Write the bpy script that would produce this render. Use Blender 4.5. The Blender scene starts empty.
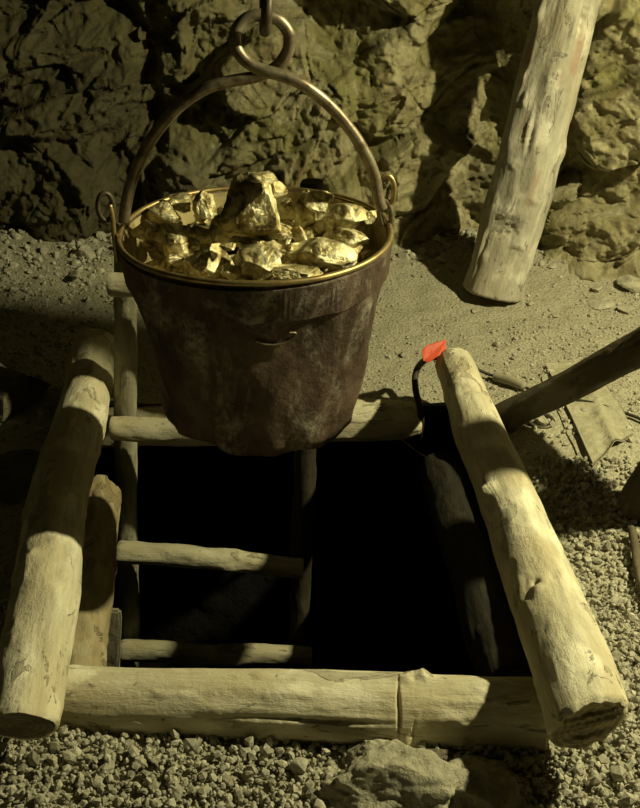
import bpy, bmesh, math, random
import numpy as np
from mathutils import Vector, Matrix, noise
C = bpy.context.scene
COL = C.collection
R = math.radians
# ------------------------------------------------------------------ camera
PITCH = R(28.8); F = 1200.0; H = 1.5
CAM = Vector((0, 0, H))
FWD = Vector((0, math.cos(PITCH), -math.sin(PITCH)))
UPV = Vector((0, math.sin(PITCH), math.cos(PITCH)))
RGT = Vector((1, 0, 0))
def ray(px, py): return FWD + RGT*((px-320)/F) + UPV*((404-py)/F)
def at_z(px, py, z): d = ray(px, py); return CAM + d*((z-H)/d.z)
def at_y(px, py, y): d = ray(px, py); return CAM + d*(y/d.y)
cd = bpy.data.cameras.new('camera'); cam = bpy.data.objects.new('camera', cd); COL.objects.link(cam)
cam.location = CAM; cam.rotation_euler = (math.pi/2-PITCH, 0, 0)
cd.sensor_fit = 'VERTICAL'; cd.sensor_height = 24; cd.lens = 24*F/808
cd.clip_start = .02
C.camera = cam
C.view_settings.view_transform = 'Standard'; C.view_settings.look = 'None'
C.view_settings.exposure = 0; C.view_settings.gamma = 1; C.view_settings.use_curve_mapping = False

# ------------------------------------------------------------------ numpy noise
def _h(ix, iy, iz, s):
    n = (ix.astype(np.int64)*374761393 + iy.astype(np.int64)*668265263 + iz.astype(np.int64)*2147483647 + s*1274126177) & 0xffffffff
    n = ((n ^ (n >> 13)) * 1274126177) & 0xffffffff
    n = ((n ^ (n >> 16)) * 2246822519) & 0xffffffff
    n = n ^ (n >> 15)
    return (n & 0xffffff).astype(np.float64)/0xffffff
def vnoise(x, y, z=None, s=0):
    x = np.asarray(x, float); y = np.asarray(y, float)
    z = np.zeros_like(x) if z is None else np.asarray(z, float)
    fx, fy, fz = np.floor(x), np.floor(y), np.floor(z)
    u, v, w = x-fx, y-fy, z-fz
    u, v, w = u*u*(3-2*u), v*v*(3-2*v), w*w*(3-2*w)
    r = 0
    for a in (0, 1):
        for b in (0, 1):
            for c in (0, 1):
                r = r + _h(fx+a, fy+b, fz+c, s)*(u if a else 1-u)*(v if b else 1-v)*(w if c else 1-w)
    return r*2-1
def fbm(x, y, z=None, s=0, o=4, g=.5):
    r, a = 0, 1.0
    z = np.zeros_like(np.asarray(x, float)) if z is None else z
    for i in range(o):
        r = r + a*vnoise(x*2**i, y*2**i, z*2**i, s+i*17); a *= g
    return r
def facets(x, y, s=0, w=.12):
    """fractured rock: every Voronoi cell is its own tilted plane; returns height and edge distance"""
    fx, fy = np.floor(x), np.floor(y)
    best = np.full(x.shape, 9.0); sec = np.full(x.shape, 9.0); h = np.zeros(x.shape); g = np.zeros(x.shape)
    for a in (-1, 0, 1):
        for b in (-1, 0, 1):
            cx, cy = fx+a, fy+b
            z0 = np.zeros_like(cx)
            jx = cx+_h(cx, cy, z0, s); jy = cy+_h(cx, cy, z0, s+1)
            d = np.hypot(x-jx, y-jy)
            hh = (_h(cx, cy, z0, s+2)-.5)*1.1 + (x-jx)*(_h(cx, cy, z0, s+3)-.5)*1.6 + (y-jy)*(_h(cx, cy, z0, s+4)-.5)*1.6
            m = d < best; m2 = (~m) & (d < sec)
            g = np.where(m, h, np.where(m2, hh, g)); sec = np.where(m, best, np.where(m2, d, sec)); h = np.where(m, hh, h); best = np.where(m, d, best)
    q = np.clip((sec-best)/w, 0, 1); q = .5+.5*q*q*(3-2*q)
    h = h*q+g*(1-q)
    return h, sec-best

# ------------------------------------------------------------------ object helpers
def tag(o, label=None, cat=None, group=None, kind=None):
    if label: o['label'] = label
    if cat: o['category'] = cat
    if group: o['group'] = group
    if kind: o['kind'] = kind
    return o
def mesh_np(name, V, Fq, mat=None, parent=None, smooth=False, loc=None, mats=None, fmat=None):
    V = np.asarray(V, dtype=np.float32); Fq = np.asarray(Fq, dtype=np.int32)
    me = bpy.data.meshes.new(name)
    n, k = Fq.shape
    me.vertices.add(len(V)); me.vertices.foreach_set('co', V.ravel())
    me.loops.add(n*k); me.loops.foreach_set('vertex_index', Fq.ravel())
    me.polygons.add(n); me.polygons.foreach_set('loop_start', np.arange(0, n*k, k, dtype=np.int32))
    me.polygons.foreach_set('loop_total', np.full(n, k, dtype=np.int32))
    me.update(calc_edges=True); me.validate()
    me.polygons.foreach_set('use_smooth', np.full(n, smooth, dtype=bool))
    o = bpy.data.objects.new(name, me); COL.objects.link(o)
    for m in (mats or [mat]): me.materials.append(m)
    if parent: o.parent = parent
    if loc is not None: o.location = loc
    return o
def grid_faces(nu, nv, wrap=False):
    """nu rings of nv verts"""
    i = np.arange(nu-1)[:, None]*nv; j = np.arange(nv if wrap else nv-1)[None, :]; j2 = (j+1) % nv
    return np.stack([i+j, i+j2, i+nv+j2, i+nv+j], -1).reshape(-1, 4)
def empty(name, loc=(0, 0, 0)):
    o = bpy.data.objects.new(name, None); COL.objects.link(o); o.location = loc; o.empty_display_size = .05; return o

# ------------------------------------------------------------------ materials
def newmat(name):
    m = bpy.data.materials.new(name); m.use_nodes = True
    nt = m.node_tree; b = nt.nodes['Principled BSDF']; b.inputs['Specular IOR Level'].default_value = .25
    return m, nt, b
def nd(nt, t, **kw):
    n = nt.nodes.new(t)
    for k, v in kw.items():
        if k in n.inputs: n.inputs[k].default_value = v
        else: setattr(n, k, v)
    return n
def L(nt, a, b): nt.links.new(a, b)
def coords(nt, scale=(1, 1, 1), off=(0, 0, 0)):
    t = nd(nt, 'ShaderNodeTexCoord'); mp = nd(nt, 'ShaderNodeMapping'); mp.inputs['Scale'].default_value = scale; mp.inputs['Location'].default_value = off
    L(nt, t.outputs['Object'], mp.inputs['Vector']); return mp.outputs[0]
def ramp(nt, fac, stops):
    r = nd(nt, 'ShaderNodeValToRGB'); e = r.color_ramp.elements
    while len(e) < len(stops): e.new(.5)
    for i, (p, c) in enumerate(stops):
        e[i].position = p; e[i].color = (*c, 1) if len(c) == 3 else c
    L(nt, fac, r.inputs[0]); return r.outputs[0]
def mix(nt, fac, a, b, mode='MIX'):
    m = nd(nt, 'ShaderNodeMix', data_type='RGBA', blend_type=mode)
    if isinstance(fac, (int, float)): m.inputs[0].default_value = fac
    else: L(nt, fac, m.inputs[0])
    for s, v in ((6, a), (7, b)):
        if isinstance(v, tuple): m.inputs[s].default_value = (*v, 1)
        else: L(nt, v, m.inputs[s])
    return m.outputs[2]
def noi(nt, vec, scale, detail=5, rough=.6, dist=0):
    n = nd(nt, 'ShaderNodeTexNoise', Scale=scale, Detail=detail, Roughness=rough, Distortion=dist); L(nt, vec, n.inputs['Vector']); return n.outputs[0]
def bump(nt, b, h, dist, strength=1, prev=None):
    n = nd(nt, 'ShaderNodeBump', Distance=dist, Strength=strength); L(nt, h, n.inputs['Height'])
    if prev is not None: L(nt, prev, n.inputs['Normal'])
    L(nt, n.outputs[0], b.inputs['Normal']); return n.outputs[0]

def mat_wood(name, dark, mid, pale, stain=.5, off=(0, 0, 0), rough=.75, red=False):
    m, nt, b = newmat(name)
    v = coords(nt, (1, 1, .09), off); v1 = coords(nt, (1, 1, .5), off); v2 = coords(nt, (1, 1, 1), off)
    g = noi(nt, v, 90, 5, .65, .4); p = noi(nt, v1, 9, 5, .62, .5); q = noi(nt, v2, 30, 6, .7)
    col = mix(nt, .55, mid, ramp(nt, g, [(.25, dark), (.45, mid), (.7, pale)]))
    st = ramp(nt, p, [(.4, (0, 0, 0)), (.62, (1, 1, 1))])
    sm = nd(nt, 'ShaderNodeMath', operation='MULTIPLY'); L(nt, st, sm.inputs[0]); sm.inputs[1].default_value = stain
    col = mix(nt, sm.outputs[0], col, tuple(c*.55 for c in mid))
    pp = ramp(nt, noi(nt, v1, 14, 4, .6, .3), [(.5, (0, 0, 0)), (.62, (1, 1, 1))])
    col = mix(nt, pp, col, pale)
    # scraps of grey bark skin still stuck on, with a crisp edge
    pk = ramp(nt, noi(nt, coords(nt, (1, 1, .35), (9+off[0], 4, 1)), 17, 7, .66, .8), [(.585, (0, 0, 0)), (.6, (1, 1, 1))])
    col = mix(nt, .65, col, mix(nt, pk, col, tuple(c*.55 for c in mid)))
    br = ramp(nt, noi(nt, coords(nt, (1, 1, .45), (2+off[0], 7, 5)), 6, 6, .65, .6), [(.45, (0, 0, 0)), (.7, (.7, .7, .7))])
    col = mix(nt, br, col, (mid[0]*.75, mid[1]*.66, mid[2]*.5))
    sp = ramp(nt, q, [(.27, (1, 1, 1)), (.36, (0, 0, 0))])
    col = mix(nt, sp, col, tuple(c*.3 for c in dark))
    if red:
        rr = ramp(nt, noi(nt, coords(nt, (1, 1, .35), (3, 1, 2)), 11, 3, .5), [(.6, (0, 0, 0)), (.68, (1, 1, 1))])
        col = mix(nt, rr, col, (.34, .25, .18))
    L(nt, col, b.inputs['Base Color']); b.inputs['Roughness'].default_value = rough
    n1 = bump(nt, b, g, .0022, .7)
    n2 = bump(nt, b, pk, .006, .9, n1)
    n3 = bump(nt, b, noi(nt, v1, 38, 7, .75, .3), .006, .7, n2)
    bump(nt, b, q, .004, .7, n3)
    return m
W_PALE = mat_wood('pale_weathered_wood', (.3, .26, .16), (.6, .55, .39), (.78, .73, .55), .3)
W_LADDER = mat_wood('grey_ladder_wood', (.22, .2, .14), (.5, .47, .34), (.64, .61, .46), .4, (4, 2, 1))
W_RAIL = mat_wood('mossy_grey_rail_wood', (.12, .11, .075), (.3, .285, .2), (.42, .4, .3), .5, (4, 6, 1))
W_LEAN = mat_wood('grey_red_bark_wood', (.2, .18, .14), (.44, .41, .32), (.6, .56, .45), .6, (7, 3, 1), red=True)
W_DARK = mat_wood('dark_old_wood', (.05, .04, .025), (.12, .1, .065), (.2, .17, .11), .6, (2, 9, 4))
W_DARKER = mat_wood('very_dark_wood', (.02, .017, .011), (.05, .041, .027), (.085, .07, .047), .6, (2, 5, 4))
def mat_end(name, a, c, scale=110):
    m, nt, b = newmat(name)
    v = coords(nt)
    w = nd(nt, 'ShaderNodeTexWave', wave_type='RINGS', rings_direction='Z', Scale=scale, Distortion=3); w.inputs['Detail'].default_value = 3; w.inputs['Detail Scale'].default_value = .5
    L(nt, v, w.inputs['Vector'])
    col = mix(nt, w.outputs['Fac'], a, c)
    col = mix(nt, ramp(nt, noi(nt, v, 25), [(.4, (0, 0, 0)), (.65, (.7, .7, .7))]), col, tuple(x*.45 for x in a))
    L(nt, col, b.inputs['Base Color']); b.inputs['Roughness'].default_value = .85
    n1 = bump(nt, b, w.outputs['Fac'], .002, .6); bump(nt, b, noi(nt, v, 60), .006, .7, n1)
    return m
END_PALE = mat_end('sawn_log_end', (.3, .25, .15), (.42, .36, .23), 30)
END_DARK = mat_end('dark_log_end', (.13, .11, .07), (.2, .17, .11), 30)
def mat_ground(name, dark, mid, pale, fine=160):
    m, nt, b = newmat(name); v = coords(nt)
    a = noi(nt, v, fine, 4, .7); c = noi(nt, v, 7, 5, .6, .3)
    vo = nd(nt, 'ShaderNodeTexVoronoi', Scale=fine*.7); L(nt, v, vo.inputs['Vector'])
    col = ramp(nt, a, [(.25, dark), (.5, mid), (.78, pale)])
    col = mix(nt, ramp(nt, c, [(.4, (0, 0, 0)), (.7, (.6, .6, .6))]), col, mid)
    col = mix(nt, ramp(nt, vo.outputs['Distance'], [(.55, (0, 0, 0)), (.8, (.5, .5, .5))]), col, dark)
    L(nt, col, b.inputs['Base Color']); b.inputs['Roughness'].default_value = .95
    n1 = bump(nt, b, vo.outputs['Distance'], .004, .7); bump(nt, b, a, .006, .9, n1)
    return m
GROUND = mat_ground('dusty_ground', (.24, .22, .15), (.42, .39, .28), (.58, .54, .4))
def mat_stone(name, cs, sc=25, bd=.006):
    m, nt, b = newmat(name)
    g = nd(nt, 'ShaderNodeNewGeometry'); v = coords(nt)
    col = ramp(nt, g.outputs['Random Per Island'], [(0, cs[0]), (.35, cs[1]), (.7, cs[2]), (1, cs[3])])
    a = noi(nt, v, sc, 6, .7)
    col = mix(nt, ramp(nt, a, [(.38, (.7, .7, .7)), (.6, (0, 0, 0))]), col, tuple(x*.6 for x in cs[1]))
    L(nt, col, b.inputs['Base Color']); b.inputs['Roughness'].default_value = .9
    n1 = bump(nt, b, a, bd, .8); bump(nt, b, noi(nt, v, sc*6, 4, .7), bd*.4, .8, n1)
    return m
GRAVEL = mat_stone('crushed_gravel', [(.34, .315, .235), (.44, .41, .31), (.53, .5, .385), (.62, .59, .46)], 90, .003)
DUSTROCK = mat_stone('dust_caked_rock', [(.4, .37, .27), (.44, .41, .3), (.48, .445, .33), (.52, .485, .36)], 22, .012)
DARKROCK = mat_stone('dark_rock', [(.12, .105, .07), (.14, .125, .085), (.16, .14, .09), (.18, .16, .11)], 18, .012)
def mat_rockwall():
    m, nt, b = newmat('mossy_rock_face'); v = coords(nt); vd = coords(nt, (1.2, 1, .8))
    a = noi(nt, v, 3.2, 6, .62, .6); c = noi(nt, vd, 13, 8, .7, .8); f = noi(nt, v, 70, 6, .75); d = noi(nt, v, 5.5, 5, .6, 1.0)
    col = ramp(nt, c, [(.25, (.15, .12, .06)), (.42, (.34, .3, .18)), (.56, (.5, .455, .29)), (.75, (.68, .64, .47))])
    col = mix(nt, ramp(nt, a, [(.46, (0, 0, 0)), (.62, (.7, .7, .7))]), col, (.225, .215, .07))
    col = mix(nt, ramp(nt, d, [(.58, (0, 0, 0)), (.68, (.5, .5, .5))]), col, (.3, .2, .09))
    col = mix(nt, ramp(nt, d, [(.3, (.8, .8, .8)), (.42, (0, 0, 0))]), col, (.6, .56, .42))
    col = mix(nt, ramp(nt, f, [(.27, (.6, .6, .6)), (.38, (0, 0, 0))]), col, (.15, .135, .08))
    # olive-brown darkening painted towards the left side, for the dimmer light there
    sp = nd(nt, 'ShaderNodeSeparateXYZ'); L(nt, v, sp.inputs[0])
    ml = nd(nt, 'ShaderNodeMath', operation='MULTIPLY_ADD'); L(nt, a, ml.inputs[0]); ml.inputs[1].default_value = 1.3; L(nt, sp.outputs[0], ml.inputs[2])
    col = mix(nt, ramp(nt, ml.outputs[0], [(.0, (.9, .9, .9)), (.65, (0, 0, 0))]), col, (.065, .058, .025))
    col = mix(nt, .8, col, (.9, .88, .8), 'MULTIPLY')
    L(nt, col, b.inputs['Base Color']); b.inputs['Roughness'].default_value = .8; b.inputs['Specular IOR Level'].default_value = .3
    n1 = bump(nt, b, c, .03, .8); n2 = bump(nt, b, f, .009, .9, n1)
    return m
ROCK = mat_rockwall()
def mat_metal(name, col, rough=.5, met=.7, rust=(.1, .045, .02), rs=(.45, .6), sc=30, bd=.001):
    m, nt, b = newmat(name); v = coords(nt)
    a = noi(nt, v, sc, 6, .65)
    fa = ramp(nt, a, [(rs[0], (0, 0, 0)), (rs[1], (1, 1, 1))])
    L(nt, mix(nt, fa, col, rust), b.inputs['Base Color'])
    b.inputs['Roughness'].default_value = rough; b.inputs['Metallic'].default_value = met
    bump(nt, b, a, bd, .6); return m
M_IRON = mat_metal('worn_iron', (.3, .26, .18), .42, .6, (.12, .085, .05), (.4, .65), 40)
M_HOOK = mat_metal('dark_iron', (.12, .1, .07), .5, .6, (.06, .045, .03), (.4, .65), 40)
M_BRASS = mat_metal('brassy_rim', (.42, .33, .15), .45, .85, (.26, .16, .06), (.45, .7), 35)
M_LINER = mat_metal('gold_stained_inner_wall', (.42, .35, .18), .6, .35, (.14, .1, .05), (.45, .7), 25)
def mat_bucket():
    m, nt, b = newmat('rusted_bucket_sheet'); v = coords(nt); vs = coords(nt, (1, 1, .22))
    a = noi(nt, v, 7, 6, .62, .4); c = noi(nt, vs, 22, 7, .7, .5); f = noi(nt, v, 55, 6, .75); g = noi(nt, coords(nt, (1, 1, .5), (5, 2, 1)), 9, 6, .65, .6)
    col = ramp(nt, a, [(.3, (.03, .02, .013)), (.5, (.085, .055, .038)), (.72, (.16, .11, .078))])
    col = mix(nt, ramp(nt, c, [(.52, (0, 0, 0)), (.72, (.75, .75, .75))]), col, (.17, .135, .105))
    gm = nd(nt, 'ShaderNodeMath', operation='MULTIPLY'); L(nt, ramp(nt, g, [(.53, (0, 0, 0)), (.66, (1, 1, 1))]), gm.inputs[0]); L(nt, ramp(nt, f, [(.38, (0, 0, 0)), (.6, (1, 1, 1))]), gm.inputs[1])
    col = mix(nt, gm.outputs[0], col, (.36, .33, .27))
    col = mix(nt, ramp(nt, f, [(.3, (.7, .7, .7)), (.42, (0, 0, 0))]), col, (.02, .013, .008))
    L(nt, col, b.inputs['Base Color']); b.inputs['Metallic'].default_value = .25
    L(nt, ramp(nt, c, [(.3, (.5, .5, .5)), (.7, (.7, .7, .7))]), b.inputs['Roughness'])
    n1 = bump(nt, b, a, .014, .6); n2 = bump(nt, b, f, .005, .9, n1); return m
M_BUCKET = mat_bucket()
def mat_gold():
    m, nt, b = newmat('gold_nugget'); v = coords(nt)
    a = noi(nt, v, 22, 5, .6, .5); f = noi(nt, v, 85, 5, .7, .4)
    col = ramp(nt, a, [(.38, (.13, .095, .04)), (.47, (.55, .46, .22)), (.58, (1, .93, .62))])
    L(nt, col, b.inputs['Base Color']); b.inputs['Metallic'].default_value = .55
    L(nt, ramp(nt, f, [(.3, (.3, .3, .3)), (.7, (.5, .5, .5))]), b.inputs['Roughness'])
    n1 = bump(nt, b, a, .012, .6); bump(nt, b, f, .006, .8, n1); return m
M_GOLD = mat_gold()
def plain(name, col, rough=.6, met=0, sc=60, bd=.001, em=None):
    m, nt, b = newmat(name); v = coords(nt); a = noi(nt, v, sc, 5, .65)
    L(nt, mix(nt, a, tuple(c*.65 for c in col), tuple(min(1, c*1.25) for c in col)), b.inputs['Base Color'])
    b.inputs['Roughness'].default_value = rough; b.inputs['Metallic'].default_value = met; bump(nt, b, a, bd, .7); return m
M_CABLE = plain('dusty_black_rubber', (.045, .04, .028), .6)
M_CONDUIT = plain('dusty_sleeve', (.32, .29, .2), .8)
M_RED = plain('orange_red_plastic', (.6, .085, .035), .45)
M_SHEET = mat_ground('dust_covered_sheet', (.3, .27, .18), (.38, .35, .24), (.46, .43, .31), 60)
M_EARTH = mat_ground('shaded_shaft_earth', (.004, .0035, .0025), (.008, .007, .005), (.012, .011, .008), 40)  # earth colour taken near black, the shaft's shade is put into it

# ------------------------------------------------------------------ log builder
def frame_mat(p0, p1):
    z = (p1-p0).normalized(); up = Vector((0, 0, 1)) if abs(z.z) < .7 else Vector((0, -1, 0))
    x = up.cross(z).normalized(); y = z.cross(x)
    return Matrix.Translation(p0) @ Matrix((x, y, z)).transposed().to_4x4()
def log(name, p0, p1, r0, r1, mat, endmat, label, cat='log', seed=1, feats=(), bend=.006, rough=.035, n=None, seg=72,
        group=None, cut0=(0, 0), cut1=(0, 0), chip=0.0, endname='sawn_end', prof=None, parent=None, flat=0):
    """feats: (t along 0-1, angle deg where 90 = upward side, ds, da(deg), height m)"""
    Ln = (p1-p0).length; n = n or max(24, int(Ln/.006))
    s = np.linspace(0, 1, n)[:, None]; th = np.linspace(0, 2*np.pi, seg, endpoint=False)[None, :]
    zz = s*Ln; cx, cy = np.cos(th), np.sin(th)
    rr = r0+(r1-r0)*s
    if prof is not None: rr = rr*np.interp(s[:, 0], [q[0] for q in prof], [q[1] for q in prof])[:, None]
    k = 1/max(r0, r1)
    X = cx*k*r0; Y = cy*k*r0
    rad = rr*(1+rough*1.6*fbm(X*1.1+seed*7+0*zz, Y*1.1+0*zz, zz*k*.35, seed, 3)
              + rough*.4*fbm(X*4+0*zz, Y*4+seed+0*zz, zz*k*.5, seed+5, 3)
              + rough*.2*fbm(X*13+0*zz, Y*13+0*zz, zz*k*1.2, seed+9, 2))
    lumps = np.clip(fbm(X*2.2+0*zz, Y*2.2+3+0*zz, zz*k*.8, seed+31, 3)-.6, 0, 1)
    rad = rad+rr*.10*lumps
    if flat: rad = np.minimum(rad, np.where(np.sin(th) > 0, flat*rr/np.maximum(np.sin(th), 1e-3), 9))
    for (t, a, ds, da, hh) in feats:
        dth = (np.degrees(th)-a+180) % 360-180
        g = np.exp(-((zz-t*Ln)/ds)**2-(dth/da)**2)
        rad = rad+hh*g*(1+.5*vnoise(X*9+0*zz, Y*9+0*zz, zz*120, seed+3))
    bx = bend*fbm(s*2.3+seed, s*0+seed*3.1, None, seed, 2)*np.sin(np.pi*s)**.5; by = bend*fbm(s*2.3+seed+9, s*0+seed*1.7, None, seed+1, 2)*np.sin(np.pi*s)**.5
    if chip:
        e = chip*np.abs(fbm(X*3+0*zz, Y*3+0*zz, zz*0, seed+77, 3))
    else: e = 0
    Zc = zz+(1-s)**14*(cx*cut0[0]+cy*cut0[1])*r0 + s**14*(cx*cut1[0]+cy*cut1[1])*r1 + e*((1-s)**20-s**20)
    # rounded lips
    lip = 1-.10*np.clip(1-zz/.006, 0, 1)**2-.10*np.clip(1-(Ln-zz)/.006, 0, 1)**2
    rad = rad*lip
    V = np.stack([bx+rad*cx, by+rad*cy, Zc+0*rad], -1)
    V0 = V.reshape(-1, 3)
    o = mesh_np(name, V0, grid_faces(n, seg, True), mat, parent, smooth=True)
    M = frame_mat(p0, p1)
    o.matrix_world = M
    if label: tag(o, label, cat, group)
    # end discs with a slightly torn face
    for ring, sg in ((0, -1), (n-1, 1)):
        rim = V[ring]; c = rim.mean(0); K = 40
        q = np.linspace(1, .0, K)[:, None, None]
        D = c+(rim[None]-c)*q
        D[:, :, 2] += -sg*(.0008*vnoise(D[:, :, 0]*60, D[:, :, 1]*60, None, seed+ring)+chip*.9*vnoise(D[:, :, 0]*10, D[:, :, 1]*150, None, seed+ring))*(1-q[:, :, 0]**8)
        f = grid_faces(K, seg, True)
        if sg < 0: f = f[:, ::-1]
        e_ = mesh_np(endname, D.reshape(-1, 3), f[:, ::-1], endmat, o, smooth=True)
    return o
def tube_mesh(pts, r, seg=14, closed=False, caps=True):
    P = [Vector(p) for p in pts]; n = len(P)
    T = []
    for i in range(n):
        a = P[(i-1) % n] if (closed or i > 0) else P[0]; b = P[(i+1) % n] if (closed or i < n-1) else P[-1]
        T.append((b-a).normalized())
    u = T[0].orthogonal().normalized(); V = []
    for i in range(n):
        u = (u-T[i]*u.dot(T[i])).normalized(); w = T[i].cross(u); ri = r[i] if hasattr(r, '__len__') else r
        for j in range(seg):
            a = 2*math.pi*j/seg; V.append(P[i]+(u*math.cos(a)+w*math.sin(a))*ri)
    Fq = grid_faces(n, seg, True).tolist()
    if closed:
        # find best twist offset for the closing ring
        best = min(range(seg), key=lambda k: (V[(n-1)*seg]-V[k]).length)
        for j in range(seg): Fq.append([(n-1)*seg+j, (n-1)*seg+(j+1) % seg, (j+1+best) % seg, (j+best) % seg])
    elif caps:
        for ring, sgn in ((0, -1), (n-1, 1)):
            c = len(V); V.append(P[ring]+T[ring]*sgn*(r[ring] if hasattr(r, '__len__') else r)*.5)
            for j in range(seg): Fq.append([ring*seg+j, ring*seg+(j+1) % seg, c, c])
    return V, Fq
def tube(name, pts, r, mat, parent=None, seg=14, closed=False, loc=None):
    V, Fq = tube_mesh(pts, r, seg, closed)
    me = bpy.data.meshes.new(name); me.from_pydata([tuple(v) for v in V], [], [list(dict.fromkeys(f)) for f in Fq]); me.update()
    for p in me.polygons: p.use_smooth = True
    bm = bmesh.new(); bm.from_mesh(me); bmesh.ops.recalc_face_normals(bm, faces=bm.faces); bm.to_mesh(me); bm.free()
    me.materials.append(mat); o = bpy.data.objects.new(name, me); COL.objects.link(o)
    if parent: o.parent = parent
    if loc is not None: o.location = loc
    return o
def spline(pts, k=8, closed=False):
    P = [Vector(p) for p in pts]; n = len(P); out = []
    for i in range(n if closed else n-1):
        if closed: a, b, c, d = P[(i-1) % n], P[i], P[(i+1) % n], P[(i+2) % n]
        else: a, b, c, d = P[max(i-1, 0)], P[i], P[i+1], P[min(i+2, n-1)]
        for j in range(k):
            t = j/k
            out.append(.5*((2*b)+(c-a)*t+(2*a-5*b+4*c-d)*t*t+(3*b-a-3*c+d)*t**3))
    if not closed: out.append(P[-1])
    return out

# ------------------------------------------------------------------ rocks
_ico = {}
def ico(k):
    if k not in _ico:
        bm = bmesh.new(); bmesh.ops.create_icosphere(bm, subdivisions=k, radius=1)
        _ico[k] = (np.array([v.co[:] for v in bm.verts]), np.array([[v.index for v in f.verts] for f in bm.faces])); bm.free()
    return _ico[k]
def rock_verts(k, dims, seed, planes=11, lo=.5, hi=.82, rough=.05, rs=2.2):
    rng = np.random.RandomState(seed); V, Fq = ico(k); V = V.copy()
    for _ in range(planes):
        nrm = rng.normal(size=3); nrm /= np.linalg.norm(nrm); d = rng.uniform(lo, hi)
        V -= nrm*np.maximum(0, V@nrm-d)[:, None]
    if rough: 
        q = 1+rough*(fbm(V[:, 0]*rs+seed, V[:, 1]*rs, V[:, 2]*rs, seed, 4))
        V *= q[:, None]
    return V*np.array(dims), Fq
def rock(name, loc, dims, seed, mat, k=4, rot=None, smooth=False, **kw):
    V, Fq = rock_verts(k, dims, seed, **kw)
    rng = random.Random(seed)
    o = mesh_np(name, V, Fq, mat, smooth=smooth, loc=loc)
    o.rotation_euler = rot if rot else (rng.uniform(-.5, .5), rng.uniform(-.5, .5), rng.uniform(0, 6.28))
    return o

# ================================================================== SETTING
def floor_h(x, y):
    h = .012*fbm(x*2.2, y*2.2, None, 3, 4)+.004*fbm(x*17, y*17, None, 8, 3)
    # the ground climbs gently to the foot of the rock face
    h = h + .05*np.clip((y-3.25)/.5, 0, 1)**1.5
    h = h + .03*np.exp(-((x+1.0)/.35)**2-((y-2.9)/.5)**2)
    h = h + .028*np.exp(-((x+.52)/.22)**2-((y-1.49)/.07)**2)
    return h
SX0, SX1, SY0, SY1 = -.60, .445, 1.585, 2.74       # shaft mouth
xs = np.concatenate([np.linspace(-3, -1.2, 40, endpoint=False), np.linspace(-1.2, SX0, 80, endpoint=False), np.linspace(SX0, SX1, 60, endpoint=False), np.linspace(SX1, 1.2, 100, endpoint=False), np.linspace(1.2, 3, 40)])
ys = np.concatenate([np.linspace(-.8, 1.2, 40, endpoint=False), np.linspace(1.2, SY0, 60, endpoint=False), np.linspace(SY0, SY1, 60, endpoint=False), np.linspace(SY1, 4.1, 180, endpoint=False), np.linspace(4.1, 4.6, 8)])
GX, GY = np.meshgrid(xs, ys); GZ = floor_h(GX, GY)
FQ = grid_faces(len(ys), len(xs))
cxm = GX.ravel()[FQ].mean(1); cym = GY.ravel()[FQ].mean(1)
FQ = FQ[~((cxm > SX0) & (cxm < SX1) & (cym > SY0) & (cym < SY1))]
fl = mesh_np('floor', np.stack([GX, GY, GZ], -1).reshape(-1, 3), FQ, GROUND, smooth=True)
tag(fl, 'dusty trampled mine floor around the shaft mouth', kind='structure')

ll0 = at_y(491, 294, 3.40); ll1 = at_y(569, -10, 3.58); ll1 = ll0+(ll1-ll0)*1.5
def wall_y(x, z):
    base = 3.86-.16*np.clip((x+.2)/.9, 0, 1.6)+.10*np.clip(-x-1.2, 0, 2)*0
    xd, zd = x*.86+z*.5, -x*.5+z*.86           # strata run up to the right
    wx = x+.05*fbm(x*3, z*3, None, 41, 3); wz = z+.05*fbm(x*3, z*3, None, 43, 3)
    sx, sz = wx*.82+wz*.57, -wx*.57+wz*.82
    h1, e1 = facets(wx*1.9+4, wz*1.5+3, 5)
    h2, e2 = facets(sx*3.2, sz*6.6, 9)
    h3, e3 = facets(sx*11+5, sz*15+2, 21, .25)
    h4, e4 = facets(wx*30, wz*36, 33, .4)
    d = .15*h1+.115*h2+.034*h3+.012*h4+.05*fbm(x*1.5, z*1.5, None, 51, 3)+.016*fbm(x*9, z*9, None, 53, 4)+.007*fbm(x*45, z*45, None, 57, 3)
    d += -.018*np.exp(-(e2/.04)**2)*(h2 > .05)-.010*np.exp(-(e3/.07)**2)*(h3 > .3)
    # big forms: crack left of the bucket, recess behind the leaning log, bulge on the right
    crack = np.exp(-((x+.60-.10*z+.03*fbm(z*4+0*x, 0*x, None, 61, 2))/.035)**2)
    d += -.04*crack
    d += -.10*np.exp(-((x-.50-.12*(z-.3))/.13)**2)
    d += .13*np.exp(-((x-.95-.05*z)/.24)**2)*np.clip(1.1-z*.25, 0, 1)
    d += .06*np.exp(-((x-.22+.0*z)/.17)**2)
    d += .05*np.exp(-((z-.1)/.15)**2)*np.exp(-((x+1.0)/.5)**2)
    yw = base-d+.13*z-.2*np.clip(z-1.6, 0, 9)**2
    # the leaning log rests against the rock: the face is worn back where it lies
    tz = (z-ll0.z)/(ll1.z-ll0.z); dx_ = x-(ll0.x+(ll1.x-ll0.x)*tz); yl = ll0.y+(ll1.y-ll0.y)*tz
    return np.where(np.abs(dx_) < .14, np.maximum(yw, yl+np.sqrt(np.clip(.118**2-dx_**2, 0, 1))+.004), yw)
xs = np.concatenate([np.linspace(-3, -1.35, 90, endpoint=False), np.linspace(-1.35, 1.35, 640, endpoint=False), np.linspace(1.35, 3, 90)])
zs = np.concatenate([np.linspace(-.15, 1.15, 320, endpoint=False), np.linspace(1.15, 2.7, 90)])
WX, WZ = np.meshgrid(xs, zs); WY = wall_y(WX, WZ)
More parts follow.
